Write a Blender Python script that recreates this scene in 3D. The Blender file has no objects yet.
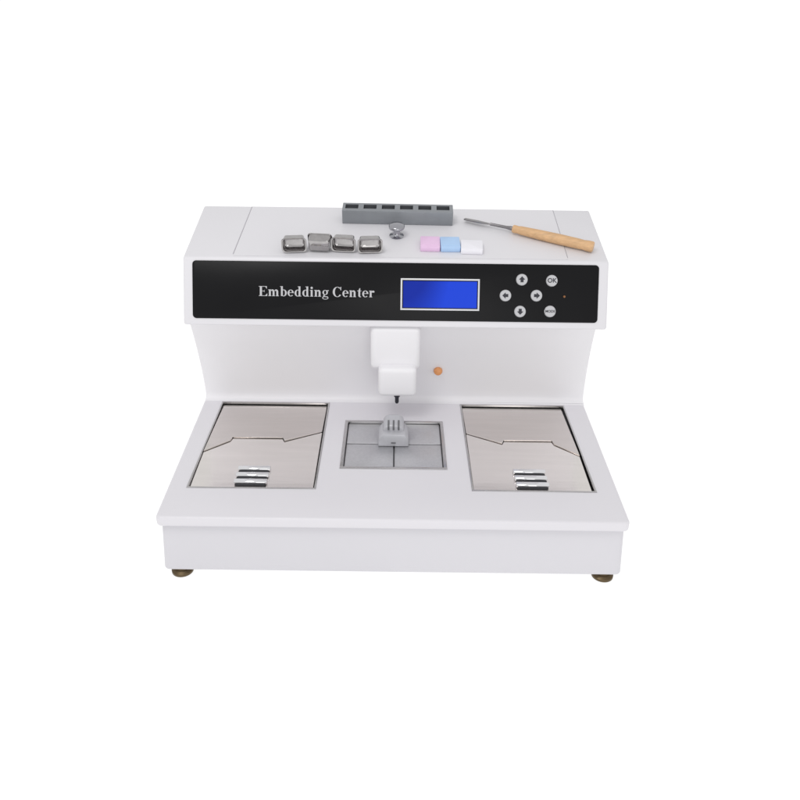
import bpy, bmesh, math
from mathutils import Matrix, Vector
sc=bpy.context.scene
col=sc.collection
sc.view_settings.view_transform='Standard'
sc.view_settings.look='None'
sc.view_settings.exposure=0

# ---------------------------------------------------------------- materials
def mat(name,color,rough=.5,metal=0,spec=.5,noise=None,bump=None,emit=None,coat=0,stretch=(1,1,1)):
    m=bpy.data.materials.new(name); m.use_nodes=True
    nt=m.node_tree; b=nt.nodes['Principled BSDF']
    b.inputs['Base Color'].default_value=(*color,1)
    b.inputs['Roughness'].default_value=rough
    b.inputs['Metallic'].default_value=metal
    b.inputs['Specular IOR Level'].default_value=spec
    b.inputs['Coat Weight'].default_value=coat
    tc=nt.nodes.new('ShaderNodeTexCoord'); mp=nt.nodes.new('ShaderNodeMapping')
    mp.inputs['Scale'].default_value=stretch
    nt.links.new(tc.outputs['Object'],mp.inputs['Vector'])
    if noise:
        sc_,amt=noise
        n=nt.nodes.new('ShaderNodeTexNoise'); n.inputs['Scale'].default_value=sc_; n.inputs['Detail'].default_value=4
        nt.links.new(mp.outputs['Vector'],n.inputs['Vector'])
        mx=nt.nodes.new('ShaderNodeMix'); mx.data_type='RGBA'
        mx.inputs[6].default_value=(*[c*(1-amt) for c in color],1)
        mx.inputs[7].default_value=(*[min(1,c*(1+amt)) for c in color],1)
        nt.links.new(n.outputs['Fac'],mx.inputs[0]); nt.links.new(mx.outputs[2],b.inputs['Base Color'])
        mr=nt.nodes.new('ShaderNodeMapRange')
        mr.inputs['To Min'].default_value=max(.02,rough*(1-amt*2)); mr.inputs['To Max'].default_value=rough*(1+amt*2)
        nt.links.new(n.outputs['Fac'],mr.inputs['Value']); nt.links.new(mr.outputs['Result'],b.inputs['Roughness'])
    if bump:
        sc_,st=bump
        n2=nt.nodes.new('ShaderNodeTexNoise'); n2.inputs['Scale'].default_value=sc_; n2.inputs['Detail'].default_value=3
        nt.links.new(mp.outputs['Vector'],n2.inputs['Vector'])
        bp=nt.nodes.new('ShaderNodeBump'); bp.inputs['Strength'].default_value=st; bp.inputs['Distance'].default_value=.001
        nt.links.new(n2.outputs['Fac'],bp.inputs['Height']); nt.links.new(bp.outputs['Normal'],b.inputs['Normal'])
    if emit:
        c,s=emit
        b.inputs['Emission Color'].default_value=(*c,1); b.inputs['Emission Strength'].default_value=s
    return m
M_white=mat('white_powder_coat',(.73,.715,.75),.38,noise=(6,.015),bump=(900,.05))
M_base=mat('powder_coat_shaded',(.66,.65,.685),.38,noise=(6,.015),bump=(900,.05))  # casing white darkened; dimmer light on the base put into colour
M_wall=mat('powder_coat_lit',(.83,.82,.845),.42,noise=(6,.01),bump=(900,.05))  # casing white lightened; brighter light on the wall put into colour
M_white2=mat('white_plastic',(.725,.715,.745),.40,noise=(8,.02))
M_seam=mat('seam_shadow_grey',(.42,.41,.44),.6,noise=(40,.1))
M_steel=mat('brushed_lid_steel_dim',(.70,.655,.63),.13,1,noise=(10,.07),stretch=(1,10,1),bump=(6,.25))  # rear lids: darker copy of the steel, dim reflection put into colour
M_steel2=mat('brushed_lid_steel_bright',(.84,.80,.775),.15,1,noise=(10,.07),stretch=(1,10,1),bump=(6,.25))  # front lids: same steel lightened, brighter reflection put into colour
M_rim=mat('steel_rim',(.55,.54,.54),.25,1,noise=(60,.1))
M_chrome=mat('chrome',(.85,.85,.87),.08,1,noise=(40,.05))
M_knob=mat('knob_chrome',(.40,.40,.43),.12,1,noise=(40,.1))
M_mould=mat('mould_steel',(.42,.405,.405),.08,1,noise=(110,.25))
M_blade=mat('blade_steel',(.26,.25,.26),.2,1,noise=(110,.2))
M_dark=mat('dark_recess',(.03,.03,.035),.5,noise=(30,.2))
M_gap=mat('plate_gap_grey',(.14,.14,.15),.5,noise=(30,.2))
M_black=mat('black_glass',(.004,.004,.005),.32,spec=.18,noise=(12,.15))
M_letter=mat('silver_print',(.50,.50,.52),.5,noise=(50,.05))
M_frame=mat('silver_frame',(.66,.66,.68),.4,noise=(50,.05))
M_button=mat('button_grey',(.50,.50,.52),.35,noise=(80,.06))
M_ink=mat('button_ink',(.02,.02,.03),.5,noise=(80,.1))
M_block=mat('anodised_block',(.27,.285,.305),.42,.35,noise=(60,.10),bump=(400,.1))
M_blockdark=mat('block_slot',(.09,.095,.105),.5,noise=(60,.1))
M_plate=mat('warm_plate_aluminium',(.60,.60,.62),.36,.8,noise=(300,.12),bump=(700,.15))
M_lever=mat('lever_aluminium',(.50,.50,.53),.38,.25,noise=(120,.08))
M_pink=mat('pink_plastic',(.78,.54,.76),.45,noise=(80,.05))
M_blue=mat('blue_plastic',(.42,.60,.86),.45,noise=(80,.05))
M_wht=mat('cassette_white',(.84,.83,.88),.45,noise=(80,.03))
M_orange=mat('orange_plastic',(.75,.32,.12),.4,noise=(60,.08))
M_foot=mat('foot_brass',(.12,.085,.045),.4,.7,noise=(80,.2))
M_led=mat('led_dim',(.25,.10,.03),.4,noise=(80,.1))
M_wood=mat('beech_wood',(.64,.40,.21),.48,noise=(26,.36),stretch=(1.2,9,9),bump=(60,.15))
M_lcd=bpy.data.materials.new('lcd_blue'); M_lcd.use_nodes=True
nt=M_lcd.node_tree; b=nt.nodes['Principled BSDF']
b.inputs['Base Color'].default_value=(.004,.015,.12,1); b.inputs['Roughness'].default_value=.3; b.inputs['Specular IOR Level'].default_value=.15
tc=nt.nodes.new('ShaderNodeTexCoord'); n=nt.nodes.new('ShaderNodeTexNoise'); n.inputs['Scale'].default_value=9
n.inputs['Detail'].default_value=0
cr=nt.nodes.new('ShaderNodeValToRGB')
cr.color_ramp.elements[0].position=.35; cr.color_ramp.elements[0].color=(.002,.012,.28,1)
cr.color_ramp.elements[1].position=.65; cr.color_ramp.elements[1].color=(.010,.055,.68,1)
nt.links.new(tc.outputs['Object'],n.inputs['Vector']); nt.links.new(n.outputs['Fac'],cr.inputs['Fac'])
nt.links.new(cr.outputs['Color'],b.inputs['Emission Color']); b.inputs['Emission Strength'].default_value=.85
M_ground=mat('white_ground_glow',(.25,.25,.25),.9,spec=0,noise=(3,.01),emit=((1,1,1),.87))  # glow added to the ground to wash out shadows; not a lamp

# ---------------------------------------------------------------- mesh helpers
class MB:
    def __init__(s): s.bm=bmesh.new(); s.mi=0; s.i=0
    def prism(s,pts,z0,z1,M=None,bevel=0,seg=2,off=None):
        bm=bmesh.new()
        vb=[bm.verts.new((x,y,z0)) for x,y in pts]
        src=off if off else pts
        vt=[bm.verts.new((x,y,z1)) for x,y in src]
        n=len(pts)
        bm.faces.new(vb[::-1]); bm.faces.new(vt)
        for i in range(n): bm.faces.new((vb[i],vb[(i+1)%n],vt[(i+1)%n],vt[i]))
        bmesh.ops.recalc_face_normals(bm,faces=bm.faces)
        if bevel:
            es=[e for e in bm.edges if e.calc_face_angle(0)>math.radians(30)]
            bmesh.ops.bevel(bm,geom=es,offset=bevel,segments=seg,profile=.5,affect='EDGES',clamp_overlap=True)
        s._merge(bm,M)
    def _merge(s,bm,M=None):
        if M is not None: bmesh.ops.transform(bm,matrix=M,verts=bm.verts)
        me=bpy.data.meshes.new('t')
        for f in bm.faces: f.material_index=s.mi
        bm.to_mesh(me); bm.free()
        s.bm.from_mesh(me); bpy.data.meshes.remove(me)
    def box(s,x0,x1,y0,y1,z0,z1,bevel=0,M=None,seg=2):
        s.prism([(x0,y0),(x1,y0),(x1,y1),(x0,y1)],z0,z1,M,bevel,seg)
    def rbox(s,x0,x1,y0,y1,z0,z1,r,bevel=0,M=None,seg=2,flare=0):
        s.prism(rrect(x0,x1,y0,y1,r),z0,z1,M,bevel,seg,off=rrect(x0+flare,x1-flare,y0+flare*.3,y1-flare*.3,r) if flare else None)
    def cyl(s,r0,r1,z0,z1,M=None,n=32,bevel=0):
        bm=bmesh.new()
        a=[(math.cos(2*math.pi*i/n),math.sin(2*math.pi*i/n)) for i in range(n)]
        vb=[bm.verts.new((x*r0,y*r0,z0)) for x,y in a]; vt=[bm.verts.new((x*r1,y*r1,z1)) for x,y in a]
        bm.faces.new(vb[::-1]); bm.faces.new(vt)
        for i in range(n): bm.faces.new((vb[i],vb[(i+1)%n],vt[(i+1)%n],vt[i]))
        if bevel:
            es=[e for e in bm.edges if e.calc_face_angle(0)>math.radians(40)]
            bmesh.ops.bevel(bm,geom=es,offset=bevel,segments=3,profile=.5,affect='EDGES')
        s._merge(bm,M)
    def lathe(s,prof,M=None,n=40):
        bm=bmesh.new(); rings=[]
        for r,z in prof:
            if r<1e-6: rings.append([bm.verts.new((0,0,z))])
            else: rings.append([bm.verts.new((r*math.cos(2*math.pi*i/n),r*math.sin(2*math.pi*i/n),z)) for i in range(n)])
        for a,b_ in zip(rings,rings[1:]):
            for i in range(n):
                j=(i+1)%n
                if len(a)==1 and len(b_)==1: continue
                if len(a)==1: bm.faces.new((a[0],b_[i],b_[j]))
                elif len(b_)==1: bm.faces.new((a[i],a[j],b_[0]))
                else: bm.faces.new((a[i],a[j],b_[j],b_[i]))
        bmesh.ops.recalc_face_normals(bm,faces=bm.faces)
        s._merge(bm,M)
    def flat(s,pts,z,M=None):
        bm=bmesh.new(); f=bm.faces.new([bm.verts.new((x,y,z)) for x,y in pts])
        bm.normal_update()
        if f.normal.z<0: f.normal_flip()
        s._merge(bm,M)
    def ring(s,cx,cy,rx,ry,tx,ty,a0,a1,z,M=None,n=28):
        bm=bmesh.new(); o=[];q=[]
        for i in range(n+1):
            a=math.radians(a0+(a1-a0)*i/n); c,d=math.cos(a),math.sin(a)
            o.append(bm.verts.new((cx+rx*c,cy+ry*d,z))); q.append(bm.verts.new((cx+(rx-tx)*c,cy+(ry-ty)*d,z)))
        for i in range(n): bm.faces.new((o[i],o[i+1],q[i+1],q[i]))
        bm.normal_update()
        for f in bm.faces:
            if f.normal.z<0: f.normal_flip()
        s._merge(bm,M)
    def done(s,name,mats,parent=None,smooth=True,angle=35,M=None,label=None,cat=None,group=None,kind=None):
        me=bpy.data.meshes.new(name); s.bm.to_mesh(me); s.bm.free()
        for m in (mats if isinstance(mats,(list,tuple)) else [mats]): me.materials.append(m)
        if smooth:
            for p in me.polygons: p.use_smooth=True
            me.set_sharp_from_angle(angle=math.radians(angle))
        ob=bpy.data.objects.new(name,me); col.objects.link(ob)
        if parent: ob.parent=parent
        if M is not None: ob.matrix_world=M
        if label: ob['label']=label
        if cat: ob['category']=cat
        if group: ob['group']=group
        if kind: ob['kind']=kind
        return ob
def rrect(x0,x1,y0,y1,r,n=6):
    pts=[]
    for cx,cy,a in ((x1-r,y0+r,-90),(x1-r,y1-r,0),(x0+r,y1-r,90),(x0+r,y0+r,180)):
        for i in range(n+1):
            t=math.radians(a+90*i/n); pts.append((cx+r*math.cos(t),cy+r*math.sin(t)))
    return pts
def boolcut(ob,cutters):
    for c in cutters:
        md=ob.modifiers.new('b','BOOLEAN'); md.operation='DIFFERENCE'; md.object=c; md.solver='EXACT'
    bpy.context.view_layer.update()
    dg=bpy.context.evaluated_depsgraph_get()
    me=bpy.data.meshes.new_from_object(ob.evaluated_get(dg))
    ob.modifiers.clear(); ob.data=me
    me.set_sharp_from_angle(angle=math.radians(35))
    for c in cutters: bpy.data.objects.remove(c)
T=Matrix.Translation
def R(a,ax): return Matrix.Rotation(math.radians(a),4,ax)
PX=Matrix(((0,0,1,0),(1,0,0,0),(0,1,0,0),(0,0,0,1)))   # local(x,y,z)->(z,x,y)

# ---------------------------------------------------------------- ground
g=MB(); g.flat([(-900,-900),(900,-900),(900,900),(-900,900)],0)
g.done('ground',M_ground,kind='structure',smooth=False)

# ---------------------------------------------------------------- machine
mach=bpy.data.objects.new('embedding_machine',None); mach.empty_display_size=.1; col.objects.link(mach)
mach['label']='white tissue embedding machine with black control panel and steel lids'
mach['category']='laboratory machine'

ZD=.104
def widen(mb):   # the casing is slightly wider at the rear
    for v in mb.bm.verts: v.co.x*=1+.026*min(1,max(0,v.co.y/.32))
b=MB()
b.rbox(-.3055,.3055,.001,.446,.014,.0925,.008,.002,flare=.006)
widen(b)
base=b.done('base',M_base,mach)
b=MB()
b.rbox(-.3045,.3035,-.003,.4475,.0885,ZD,.007,.0040,seg=4)
widen(b)
deck=b.done('deck',M_white,mach)
TR=[(-.280,-.105),(.106,.275)]
TY0,TY1=.0625,.3035
cut=[]
for x0,x1 in TR:
    c=MB(); c.box(x0,x1,TY0,TY1,.094,.12); cut.append(c.done('cut',M_white))
CX0,CX1,CY0,CY1=-.0765,.0755,.113,.2475
c=MB(); c.box(CX0,CX1,CY0,CY1,.094,.12); cut.append(c.done('cut',M_white))
boolcut(deck,cut)
for x in (-.2845,.2845):
    for y in (.014,.42):
        f=MB(); f.lathe([(0,-.004),(.0125,-.004),(.0145,-.002),(.0145,.002),(.0115,.005),(.0095,.006),(.0095,.0145),(0,.0145)],T((x,y,.004))@Matrix.Diagonal((1,1,.82,1)))
        f.done('foot',M_foot,mach)

# column
def cface(z): return .317-.046*max(0,(z-ZD)/(.2625-ZD))**1.6
fr=.0105
def column_profile():
    prof=[(.446,ZD-.003),(.446,.2625)]
    n=14
    for i in range(n):
        z=.2625-(.2625-ZD-fr)*i/(n-1); prof.append((cface(z),z))
    y0=cface(ZD+fr)
    for i in range(1,8):
        a=math.radians(90*i/7); prof.append((y0-fr*(1-math.cos(a)),ZD+fr-fr*math.sin(a)+.0002))
    prof.append((y0-fr,ZD-.003))
    return prof
bm=bmesh.new(); secs=[]
P=column_profile()
for sgn in (-1,1):
    def hx_(z):
        t=max(0,(z-ZD)/(.2625-ZD))
        return .3085 if sgn<0 else .3085-.0085*t
    secs.append([bm.verts.new((sgn*hx_(z),y,z)) for y,z in P])
bm.faces.new(secs[0]); bm.faces.new(secs[1][::-1])
n_=len(P)
for i in range(n_):
    bm.faces.new((secs[0][i],secs[1][i],secs[1][(i+1)%n_],secs[0][(i+1)%n_]))
bmesh.ops.recalc_face_normals(bm,faces=bm.faces)
es=[e for e in bm.edges if abs(e.verts[0].co.x-e.verts[1].co.x)<.01 and min(e.verts[0].co.z,e.verts[1].co.z)>ZD+.001 and max(e.verts[0].co.y,e.verts[1].co.y)<.33]
bmesh.ops.bevel(bm,geom=es,offset=.006,segments=5,profile=.5,affect='EDGES',clamp_overlap=True)
b=MB(); b._merge(bm)
b.done('column',M_wall,mach,angle=50)

# housing
b=MB()
b.prism([(.249,.2615),(.289,.352),(.445,.3865),(.447,.262),(.32,.2625)],-.3105,.3095,PX,bevel=.0035,seg=4)
housing=b.done('housing',M_white2,mach)
ang=math.degrees(math.atan2(.0345,.156))
L=math.hypot(.0345,.156)
def top(x,s,h=0,rot=0):
    return T((x,.289+.156*s,.352+.0345*s))@R(ang,'X')@T((0,0,h))@R(rot,'Z')
b=MB()
b.prism([(-.238,.0045),(.250,.0045),(.250,L-.003),(-.232,L-.003)],.0001,.0005,top(0,0))
b.mi=1
b.prism([(-.2392,.0095),(-.2382,.0095),(-.2322,L-.003),(-.2332,L-.003)],.0001,.0004,top(0,0))
b.prism([(.2502,.0095),(.2511,.0095),(.2511,L-.003),(.2502,L-.003)],.0001,.0004,top(0,0))
b.done('top_cover',[M_white2,M_seam],mach,smooth=False)
HT=.0005
k=MB()
k.lathe([(0,0),(.0105,0),(.0110,.0012),(.0060,.0030),(.0048,.0055),(.0048,.0095),(.0085,.0115),(.0118,.0140),(.0120,.0170),(.0105,.0188),(.004,.0196),(0,.0197)],top(0,.42,HT))
k.done('knob',M_knob,mach,angle=60)

# control panel
up=Vector((0,.04,.0905)).normalized(); nrm=Vector((0,-.0905,.04)).normalized()
PF=Matrix(((1,0,0,0),(0,up.y,nrm.y,.289),(0,up.z,nrm.z,.352),(0,0,0,1)))
p=MB(); p.rbox(-.2965,.2950,-.0885,-.0050,-.0005,.0012,.0055,.0003,M=PF,seg=2)
panel=p.done('control_panel',M_black,mach)
s_=MB()
u0,u1,w0,w1=.0068,.1218,-.0731,-.0272
for (a,b1,c,d) in ((u0,u1,w0,w0+.0024),(u0,u1,w1-.0024,w1),(u0,u0+.0024,w0+.0024,w1-.0024),(u1-.0024,u1,w0+.0024,w1-.0024)):
    s_.box(a,b1,c,d,.0012,.0024,.0003,M=PF)
s_.done('screen_frame',M_frame,panel)
s_=MB(); s_.box(u0+.0038,u1-.0038,w0+.0038,w1-.0038,.0012,.0017,M=PF)
s_.done('screen',M_lcd,panel)
def tri(cx,cy,dx,dy,z,mb,sz=.0048):
    px,py=-dy,dx
    mb.flat([(cx+dx*sz,cy+dy*sz),(cx+px*sz*.95,cy+py*sz*.95),(cx-px*sz*.95,cy-py*sz*.95)],z,PF)
    mb.flat([(cx+px*sz*.45,cy+py*sz*.45),(cx-px*sz*.45,cy-py*sz*.45),(cx-px*sz*.45-dx*sz*.8,cy-py*sz*.45-dy*sz*.8),(cx+px*sz*.45-dx*sz*.8,cy+py*sz*.45-dy*sz*.8)],z,PF)
def minitext(txt,cx,cy,h,z,mb):
    cu=bpy.data.curves.new('t','FONT'); cu.body=txt; cu.size=h; cu.align_x='CENTER'; cu.align_y='CENTER'; cu.offset=h*.02
    o=bpy.data.objects.new('t',cu); col.objects.link(o); bpy.context.view_layer.update()
    me=bpy.data.meshes.new_from_object(o.evaluated_get(bpy.context.evaluated_depsgraph_get()))
    bm=bmesh.new(); bm.from_mesh(me); bpy.data.objects.remove(o)
    mb._merge(bm,PF@T((cx,cy,z)))
for (u,w,kind) in ((.183,-.0272,'u'),(.1597,-.0504,'l'),(.2048,-.050,'r'),(.1815,-.0732,'d'),(.2266,-.0282,'OK'),(.2252,-.0726,'MODE')):
    m=MB(); m.cyl(.0085,.0078,.0012,.0030,PF@T((u,w,0)),bevel=.0005)
    m.mi=1; zz=.0032
    if kind=='u': tri(u,w,0,1,zz,m)
    elif kind=='d': tri(u,w,0,-1,zz,m)
    elif kind=='l': tri(u,w,-1,0,zz,m)
    elif kind=='r': tri(u,w,1,0,zz,m)
    else: minitext(kind,u,w,.0090 if kind=='OK' else .0050,zz,m)
    m.done('button',[M_button,M_ink],panel)
m=MB(); m.cyl(.0018,.0015,.0012,.0024,PF@T((.2455,-.0509,0)),n=16)
m.done('indicator_light',M_led,panel)

def G(ch):
    S=.185
    def foot(x): return ('r',x-.06,0,x+S+.06,.05)
    serif=('p',[(.04,.66),(.04,.61),(.12+S,.61),(.12+S,.68)])
    if ch=='E': return .93,[('r',.14,0,.35,1),('r',.03,.95,.84,1),('r',.03,0,.88,.05),('r',.3,.48,.60,.53),('p',[(.84,.72),(.84,.97),(.66,.97)]),('p',[(.88,.27),(.88,.03),(.66,.03)]),('p',[(.60,.36),(.60,.65),(.52,.505)])]
    if ch=='m': return 1.2,[('r',.12,0,.12+S,.64),('r',.49,0,.49+S,.46),('r',.86,0,.86+S,.46),foot(.12),foot(.49),foot(.86),serif,('a',.475,.44,.20,.24,S,.11,0,150),('a',.845,.44,.20,.24,S,.11,0,150)]
    if ch=='n': return .82,[('r',.12,0,.12+S,.64),('r',.49,0,.49+S,.46),foot(.12),foot(.49),serif,('a',.475,.44,.20,.24,S,.11,0,150)]
    if ch=='b': return .76,[('r',.12,.02,.12+S,1),('p',[(.03,1),(.03,.955),(.12+S,.955),(.12+S,1.02)]),('a',.39,.335,.32,.345,S,.055,-125,125)]
    if ch=='d': return .78,[('r',.46,0,.46+S,1),('p',[(.37,1),(.37,.955),(.46+S,.955),(.46+S,1.02)]),('r',.6,0,.74,.05),('a',.37,.335,.31,.345,S,.055,55,305)]
    if ch=='e': return .66,[('a',.335,.335,.31,.345,.18,.05,0,318),('r',.19,.345,.64,.395)]
    if ch=='i': return .42,[('r',.12,0,.12+S,.66),foot(.12),serif,('a',.21,.88,.115,.115,.115,.115,0,360)]
    if ch=='g': return .70,[('a',.32,.43,.27,.25,.15,.045,0,360),('a',.34,-.12,.31,.16,.09,.05,0,360),('p',[(.1,.05),(.2,.2),(.35,.18),(.22,.06),(.6,.02),(.55,-.06),(.2,-.02)]),('r',.48,.58,.68,.66)]
    if ch=='C': return .98,[('a',.50,.5,.46,.52,.21,.05,48,325),('p',[(.82,.67),(.88,.67),(.88,1.02),(.83,1.02),(.77,.88)])]
    if ch=='t': return .5,[('r',.14,.12,.14+S,.70),('p',[(.14,.66),(.14+S,.66),(.14+S,.90),(.25,.90)]),('r',.02,.61,.44,.66),('a',.32,.16,.18,.17,.17,.07,180,310)]
    if ch=='r': return .62,[('r',.12,0,.12+S,.64),foot(.12),serif,('a',.48,.57,.11,.10,.11,.10,0,360),('a',.44,.44,.16,.24,.09,.08,90,170)]
    return .34,[]
txt='Embedding Center'; adv=sum(G(c)[0] for c in txt)
sx=.1695/adv; sy=.0142
lt=MB(); x=-.2003; k_=0
LM=PF
for c in txt:
    w,prs=G(c)
    for pr in prs:
        z=.00135+k_*4e-6; k_=(k_+1)%12
        if pr[0]=='r':
            _,a,b1,c1,d=pr; lt.flat([(x+a*sx,-.0552+b1*sy),(x+c1*sx,-.0552+b1*sy),(x+c1*sx,-.0552+d*sy),(x+a*sx,-.0552+d*sy)],z,LM)
        elif pr[0]=='p': lt.flat([(x+q[0]*sx,-.0552+q[1]*sy) for q in pr[1]],z,LM)
        else:
            _,cx,cy,rx,ry,tx,ty,a0,a1=pr
            lt.ring(x+cx*sx,-.0552+cy*sy,rx*sx,ry*sy,tx*sx,ty*sy,a0,a1,z,LM)
    x+=w*sx
lt.done('lettering',M_letter,panel,smooth=False)

# side trays
def frame(mb,x0,x1,y0,y1,z0,z1,t,bev=.0003):
    mb.box(x0,x1,y0,y0+t,z0,z1,bev); mb.box(x0,x1,y1-t,y1,z0,z1,bev)
    mb.box(x0,x0+t,y0+t,y1-t,z0,z1,bev); mb.box(x1-t,x1,y0+t,y1-t,z0,z1,bev)
for ti,(x0,x1) in enumerate(TR):
    f=MB(); frame(f,x0+.0002,x1-.0002,TY0+.0002,TY1-.0002,.0945,ZD+.0010,.0022)
    f.mi=1; f.box(x0+.003,x1-.003,TY0+.003,TY1-.003,.0942,.0955)
    tray=f.done('side_tray',[M_rim,M_dark],mach)
    xa,xb=x0+.0032,x1-.0032; ya,yb=TY0+.0032,TY1-.0060
    if ti==0: xb-=.0012
    else: xb-=.0018
    W=xb-xa
    def X(fr_): return xa+fr_*W if ti==0 else xb-fr_*W
    seam=[(0,.153),(.20,.181),(.215,.190),(.66,.190),(.68,.182),(1,.210)]
    g_=.0006
    back=[(X(a),y+g_) for a,y in seam]+[(X(1),yb),(X(0),yb)]
    front=[(X(a),y-g_) for a,y in seam]+[(X(1),ya),(X(0),ya)]
    for nm,pts in (('rear_lid',back),('front_lid',front)):
        q=MB(); q.prism(pts,.0985,.1010,bevel=.0004,seg=1)
        for v in q.bm.verts:
            y=v.co.y
            if nm=='rear_lid': v.co.z+= .0060*(1-max(0,(y-.19))/(.105)) if y>.19 else .0060-(.19-y)*.04
            else: v.co.z+= .0036*min(1,(y-ya)/(.12))
        q.done(nm,M_steel if nm=='rear_lid' else M_steel2,tray,angle=30)
    hx=-.1955 if ti==0 else .190
    h=MB()
    h.mi=1; h.rbox(hx-.0215,hx+.0215,.072,.117,.1005,.1038,.003,.0006)  # dark plate paints in the black reflection bands between the ridges
    h.mi=0
    for yy in (.0785,.0945,.1105):
        h.prism([(math.cos(math.radians(a))*.0046+yy,math.sin(math.radians(a))*.0030+.1048) for a in range(-40,221,20)],hx-.0225,hx+.0225,PX,bevel=.0004,seg=1)
    h.done('handle',[M_chrome,M_dark],tray,angle=50)

# centre warming plate
f=MB(); frame(f,CX0+.0002,CX1-.0002,CY0+.0002,CY1-.0002,.0945,ZD+.0012,.0045)
f.mi=1; f.box(CX0+.004,CX1-.004,CY0+.004,CY1-.004,.0942,.0985)
wp=f.done('warming_tray',[M_rim,M_gap],mach)
ym=.183
for (a,b1,c,d) in ((CX0+.006,-.001,CY0+.006,ym-.001),(.001,CX1-.006,CY0+.006,ym-.001),(CX0+.006,-.001,ym+.001,CY1-.006),(.001,CX1-.006,ym+.001,CY1-.006)):
    q=MB(); q.box(a,b1,c,d,.0986,.1020,.0009); q.done('warming_plate',M_plate,wp)

# lever under the spout
q=MB()
ML=T((-.001,.212,.1022))@R(90,'X')
q.prism([(-.0225,0),(.0225,0),(.0222,.013),(.0165,.020),(-.0165,.020),(-.0222,.013)],0,.036,ML,bevel=.0014,seg=2)
dome=[(-.0155,0),(.0155,0),(.0155,.012),(.0125,.0165),(.007,.0190),(-.007,.0190),(-.0125,.0165),(-.0155,.012)]
q.prism(dome,0,.024,T((-.001,.211,.119))@R(90,'X')@Matrix(((1,0,0,0),(0,1,-.28,0),(0,0,1,0),(0,0,0,1))),bevel=.0022,seg=3)
q.mi=1
for dx in (-.0085,-.001,.0065):
    q.prism([(.1857,.1245),(.1857,.1303),(.1885,.1325),(.1975,.1350),(.1975,.1245)],dx-.0013,dx+.0013,PX)
q.box(-.0045,.0025,.1755,.1758,.1075,.1095)
q.done('dispensing_lever',[M_lever,M_gap],mach)

# dispenser
q=MB()
q.box(-.0370,.0375,.252,.3155,.190,.2612,.0080,seg=6)
q.rbox(-.0250,.0325,.236,.3155,.1525,.200,.008,.007,seg=5)
dsp=q.done('dispenser',M_wall,mach)
q=MB(); q.lathe([(0,.1375),(.0022,.1375),(.003,.1395),(.003,.148),(.0045,.149),(.0045,.153),(0,.153)],T((.0035,.246,0)))
q.done('nozzle',M_ink,dsp)
q=MB(); q.lathe([(0,.0085),(.004,.0082),(.0062,.0065),(.007,.003),(.007,0)],T((.0685,cface(.163)+.0005,.163))@R(80,'X'))
q.done('orange_knob',M_orange,mach)

# ---------------------------------------------------------------- things on the roof
b=MB()
bw,bd,bh=.0855,.026,.0225
b.box(-bw,bw,0,bd,0,bh,.0008)
blk=b.done('mould_rack',[M_block,M_blockdark])
cut=[]
for i in range(6):
    xx=-bw+.0145+i*.0282
    c=MB(); c.box(xx-.0100,xx+.0100,.0070,bd-.0055,bh-.0055,bh+.01); cut.append(c.done('cut',M_blockdark))
boolcut(blk,cut)
if len(blk.data.materials)<2: blk.data.materials.append(M_blockdark)
for pgn in blk.data.polygons:
    c=pgn.center
    if .004<c.y<bd-.003 and c.z<bh-.0005 and c.z>bh-.013 and abs(c.x)<bw-.002: pgn.material_index=1
blk.matrix_world=top(.001,.64,HT+.0002,rot=-1)
blk['label']='grey anodised metal rack block with open slots on machine top'; blk['category']='metal rack'

m=MB()
def loops(ls):
    bm=bmesh.new(); rs=[]
    for (w,d,r,z) in ls: rs.append([bm.verts.new((x,y,z)) for x,y in rrect(-w,w,-d,d,r,5)])
    for a,c in zip(rs,rs[1:]):
        n=len(a)
        for i in range(n): bm.faces.new((a[i],a[(i+1)%n],c[(i+1)%n],c[i]))
    bm.faces.new(rs[-1]); bm.faces.new(rs[0][::-1])
    return bm
m._merge(loops([(.0125,.0070,.003,0),(.0150,.0090,.004,.0014),(.0165,.0100,.0045,.0150),(.0180,.0110,.005,.0156),(.0182,.0112,.005,.0162),(.0178,.0109,.005,.0168),(.0162,.0097,.0045,.0166),(.0157,.0093,.0045,.0158),(.0140,.0080,.004,.0050),(.0120,.0062,.003,.0035)]))
m0=m.done('base_mould',M_mould,label='small stainless steel base mould standing on its side on machine top',cat='steel mould',group='steel base moulds on the machine top',angle=40)
pl=[(-.1505,.185,5,86),(-.1135,.085,176,86),(-.0765,.205,-4,86),(-.0395,.19,4,86)]
for i,(x,s,r,t) in enumerate(pl):
    o=m0 if i==0 else m0.copy()
    if i: col.objects.link(o)
    o.matrix_world=top(x,s,HT+.0118,r)@R(t,'X')
cs=MB()
cs.rbox(-.0145,.0145,-.0160,.0160,0,.0080,.0018,.0008)
cs.rbox(-.0120,.0120,-.0110,.0135,.0070,.0084,.001,.0004)
c0=cs.done('specimen_cassette',[M_pink],cat='cassette',group='plastic specimen cassettes',label='pale pink plastic specimen cassette lying on machine top')
for i,(x,s,rot,mt,lb) in enumerate([(.0500,.235,-1,M_pink,None),(.0796,.230,1,M_blue,'light blue plastic specimen cassette lying beside the pink one'),(.1112,.185,87,M_wht,'white plastic specimen cassette lying beside the blue one')]):
    o=c0 if i==0 else c0.copy()
    if i:
        o.data=c0.data.copy(); o.data.materials.clear(); o.data.materials.append(mt); o['label']=lb; col.objects.link(o)
    o.matrix_world=top(x,s,HT+.0002,rot)
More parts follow.
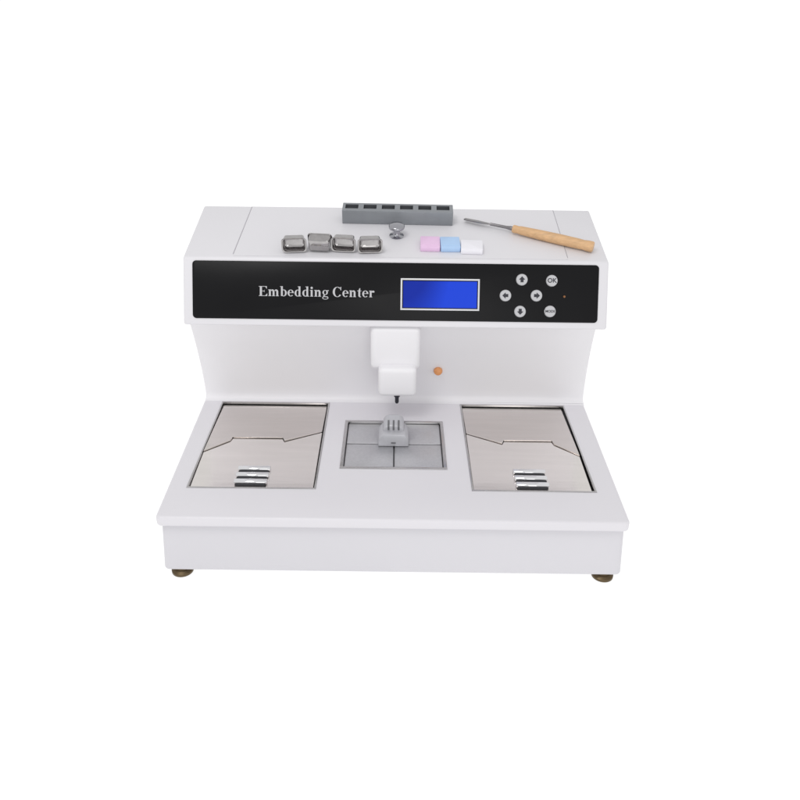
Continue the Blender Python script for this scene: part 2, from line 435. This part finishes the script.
# wax knife
kn=bpy.data.objects.new('wax_knife',None); col.objects.link(kn); kn.empty_display_size=.03
kn['label']='wax knife with turned wooden handle and steel blade'; kn['category']='knife'
O3=Vector((0,0,0))
A=top(.177,.50,.0085)@O3; B=top(.290,.17,.0085)@O3; C=top(.104,.72,.0056)@O3
def axis(A,B):
    d=(B-A); q=d.to_track_quat('Z','Y'); return T(A)@q.to_matrix().to_4x4(),d.length
MA,LA=axis(A,B)
kn.matrix_world=T(A)
def pk(o):
    o.parent=kn; o.matrix_parent_inverse=T(-A)
h=MB(); h.lathe([(0,0),(.0052,0),(.0060,.0015),(.0060,.006),(.0056,.008),(.0064,.012),(.0074,LA*.35),(.0079,LA*.6),(.0076,LA*.82),(.0072,LA*.88),(.0080,LA*.93),(.0080,LA*.985),(.0070,LA),(0,LA)],MA)
pk(h.done('handle',M_wood,angle=50))
MC,LC=axis(A,C)
h=MB(); h.lathe([(0,-.004),(.0035,-.004),(.0032,.004),(.0024,.010),(.0022,LC*.45),(0,LC*.46)],MC)
h.prism([(-.0018,0),(.0018,0),(.0044,.012),(.0046,LC*.5),(.0030,LC*.56),(-.0035,LC*.56),(-.0046,LC*.3)],-.0008,.0008,MC@T((0,0,LC*.42))@R(90,'X'),bevel=.0002,seg=1)
pk(h.done('blade',M_blade,angle=40))

# ---------------------------------------------------------------- world, lights, camera
w=bpy.data.worlds.new('World'); sc.world=w; w.use_nodes=True
w.node_tree.nodes['Background'].inputs['Color'].default_value=(1,1,1,1)
w.node_tree.nodes['Background'].inputs['Strength'].default_value=.77
def area(loc,target,size,power,name):
    l=bpy.data.lights.new(name,'AREA'); l.size=size; l.energy=power; l.color=(1,.99,.98)
    o=bpy.data.objects.new(name,l); col.objects.link(o); o.location=loc
    o.rotation_euler=(Vector(target)-Vector(loc)).to_track_quat('-Z','Y').to_euler()
area((-.6,-.7,2.0),(0,.2,.2),.7,10,'added_key')  # added unseen area lamp, lights the top surfaces and gives highlights
area((.5,-1.9,.75),(0,.3,.2),.9,4.5,'added_fill')  # added unseen area lamp, brightens the wall from the front

cam=bpy.data.cameras.new('camera'); co=bpy.data.objects.new('camera',cam); col.objects.link(co)
cam.sensor_width=36; cam.lens=36*767/800; cam.clip_end=3000; cam.clip_start=.01
cam.shift_x=5.4/800
co.matrix_world=T((0,-.787,.708))@R(90-28.7,'X')@R(.7,'Z')
sc.camera=co
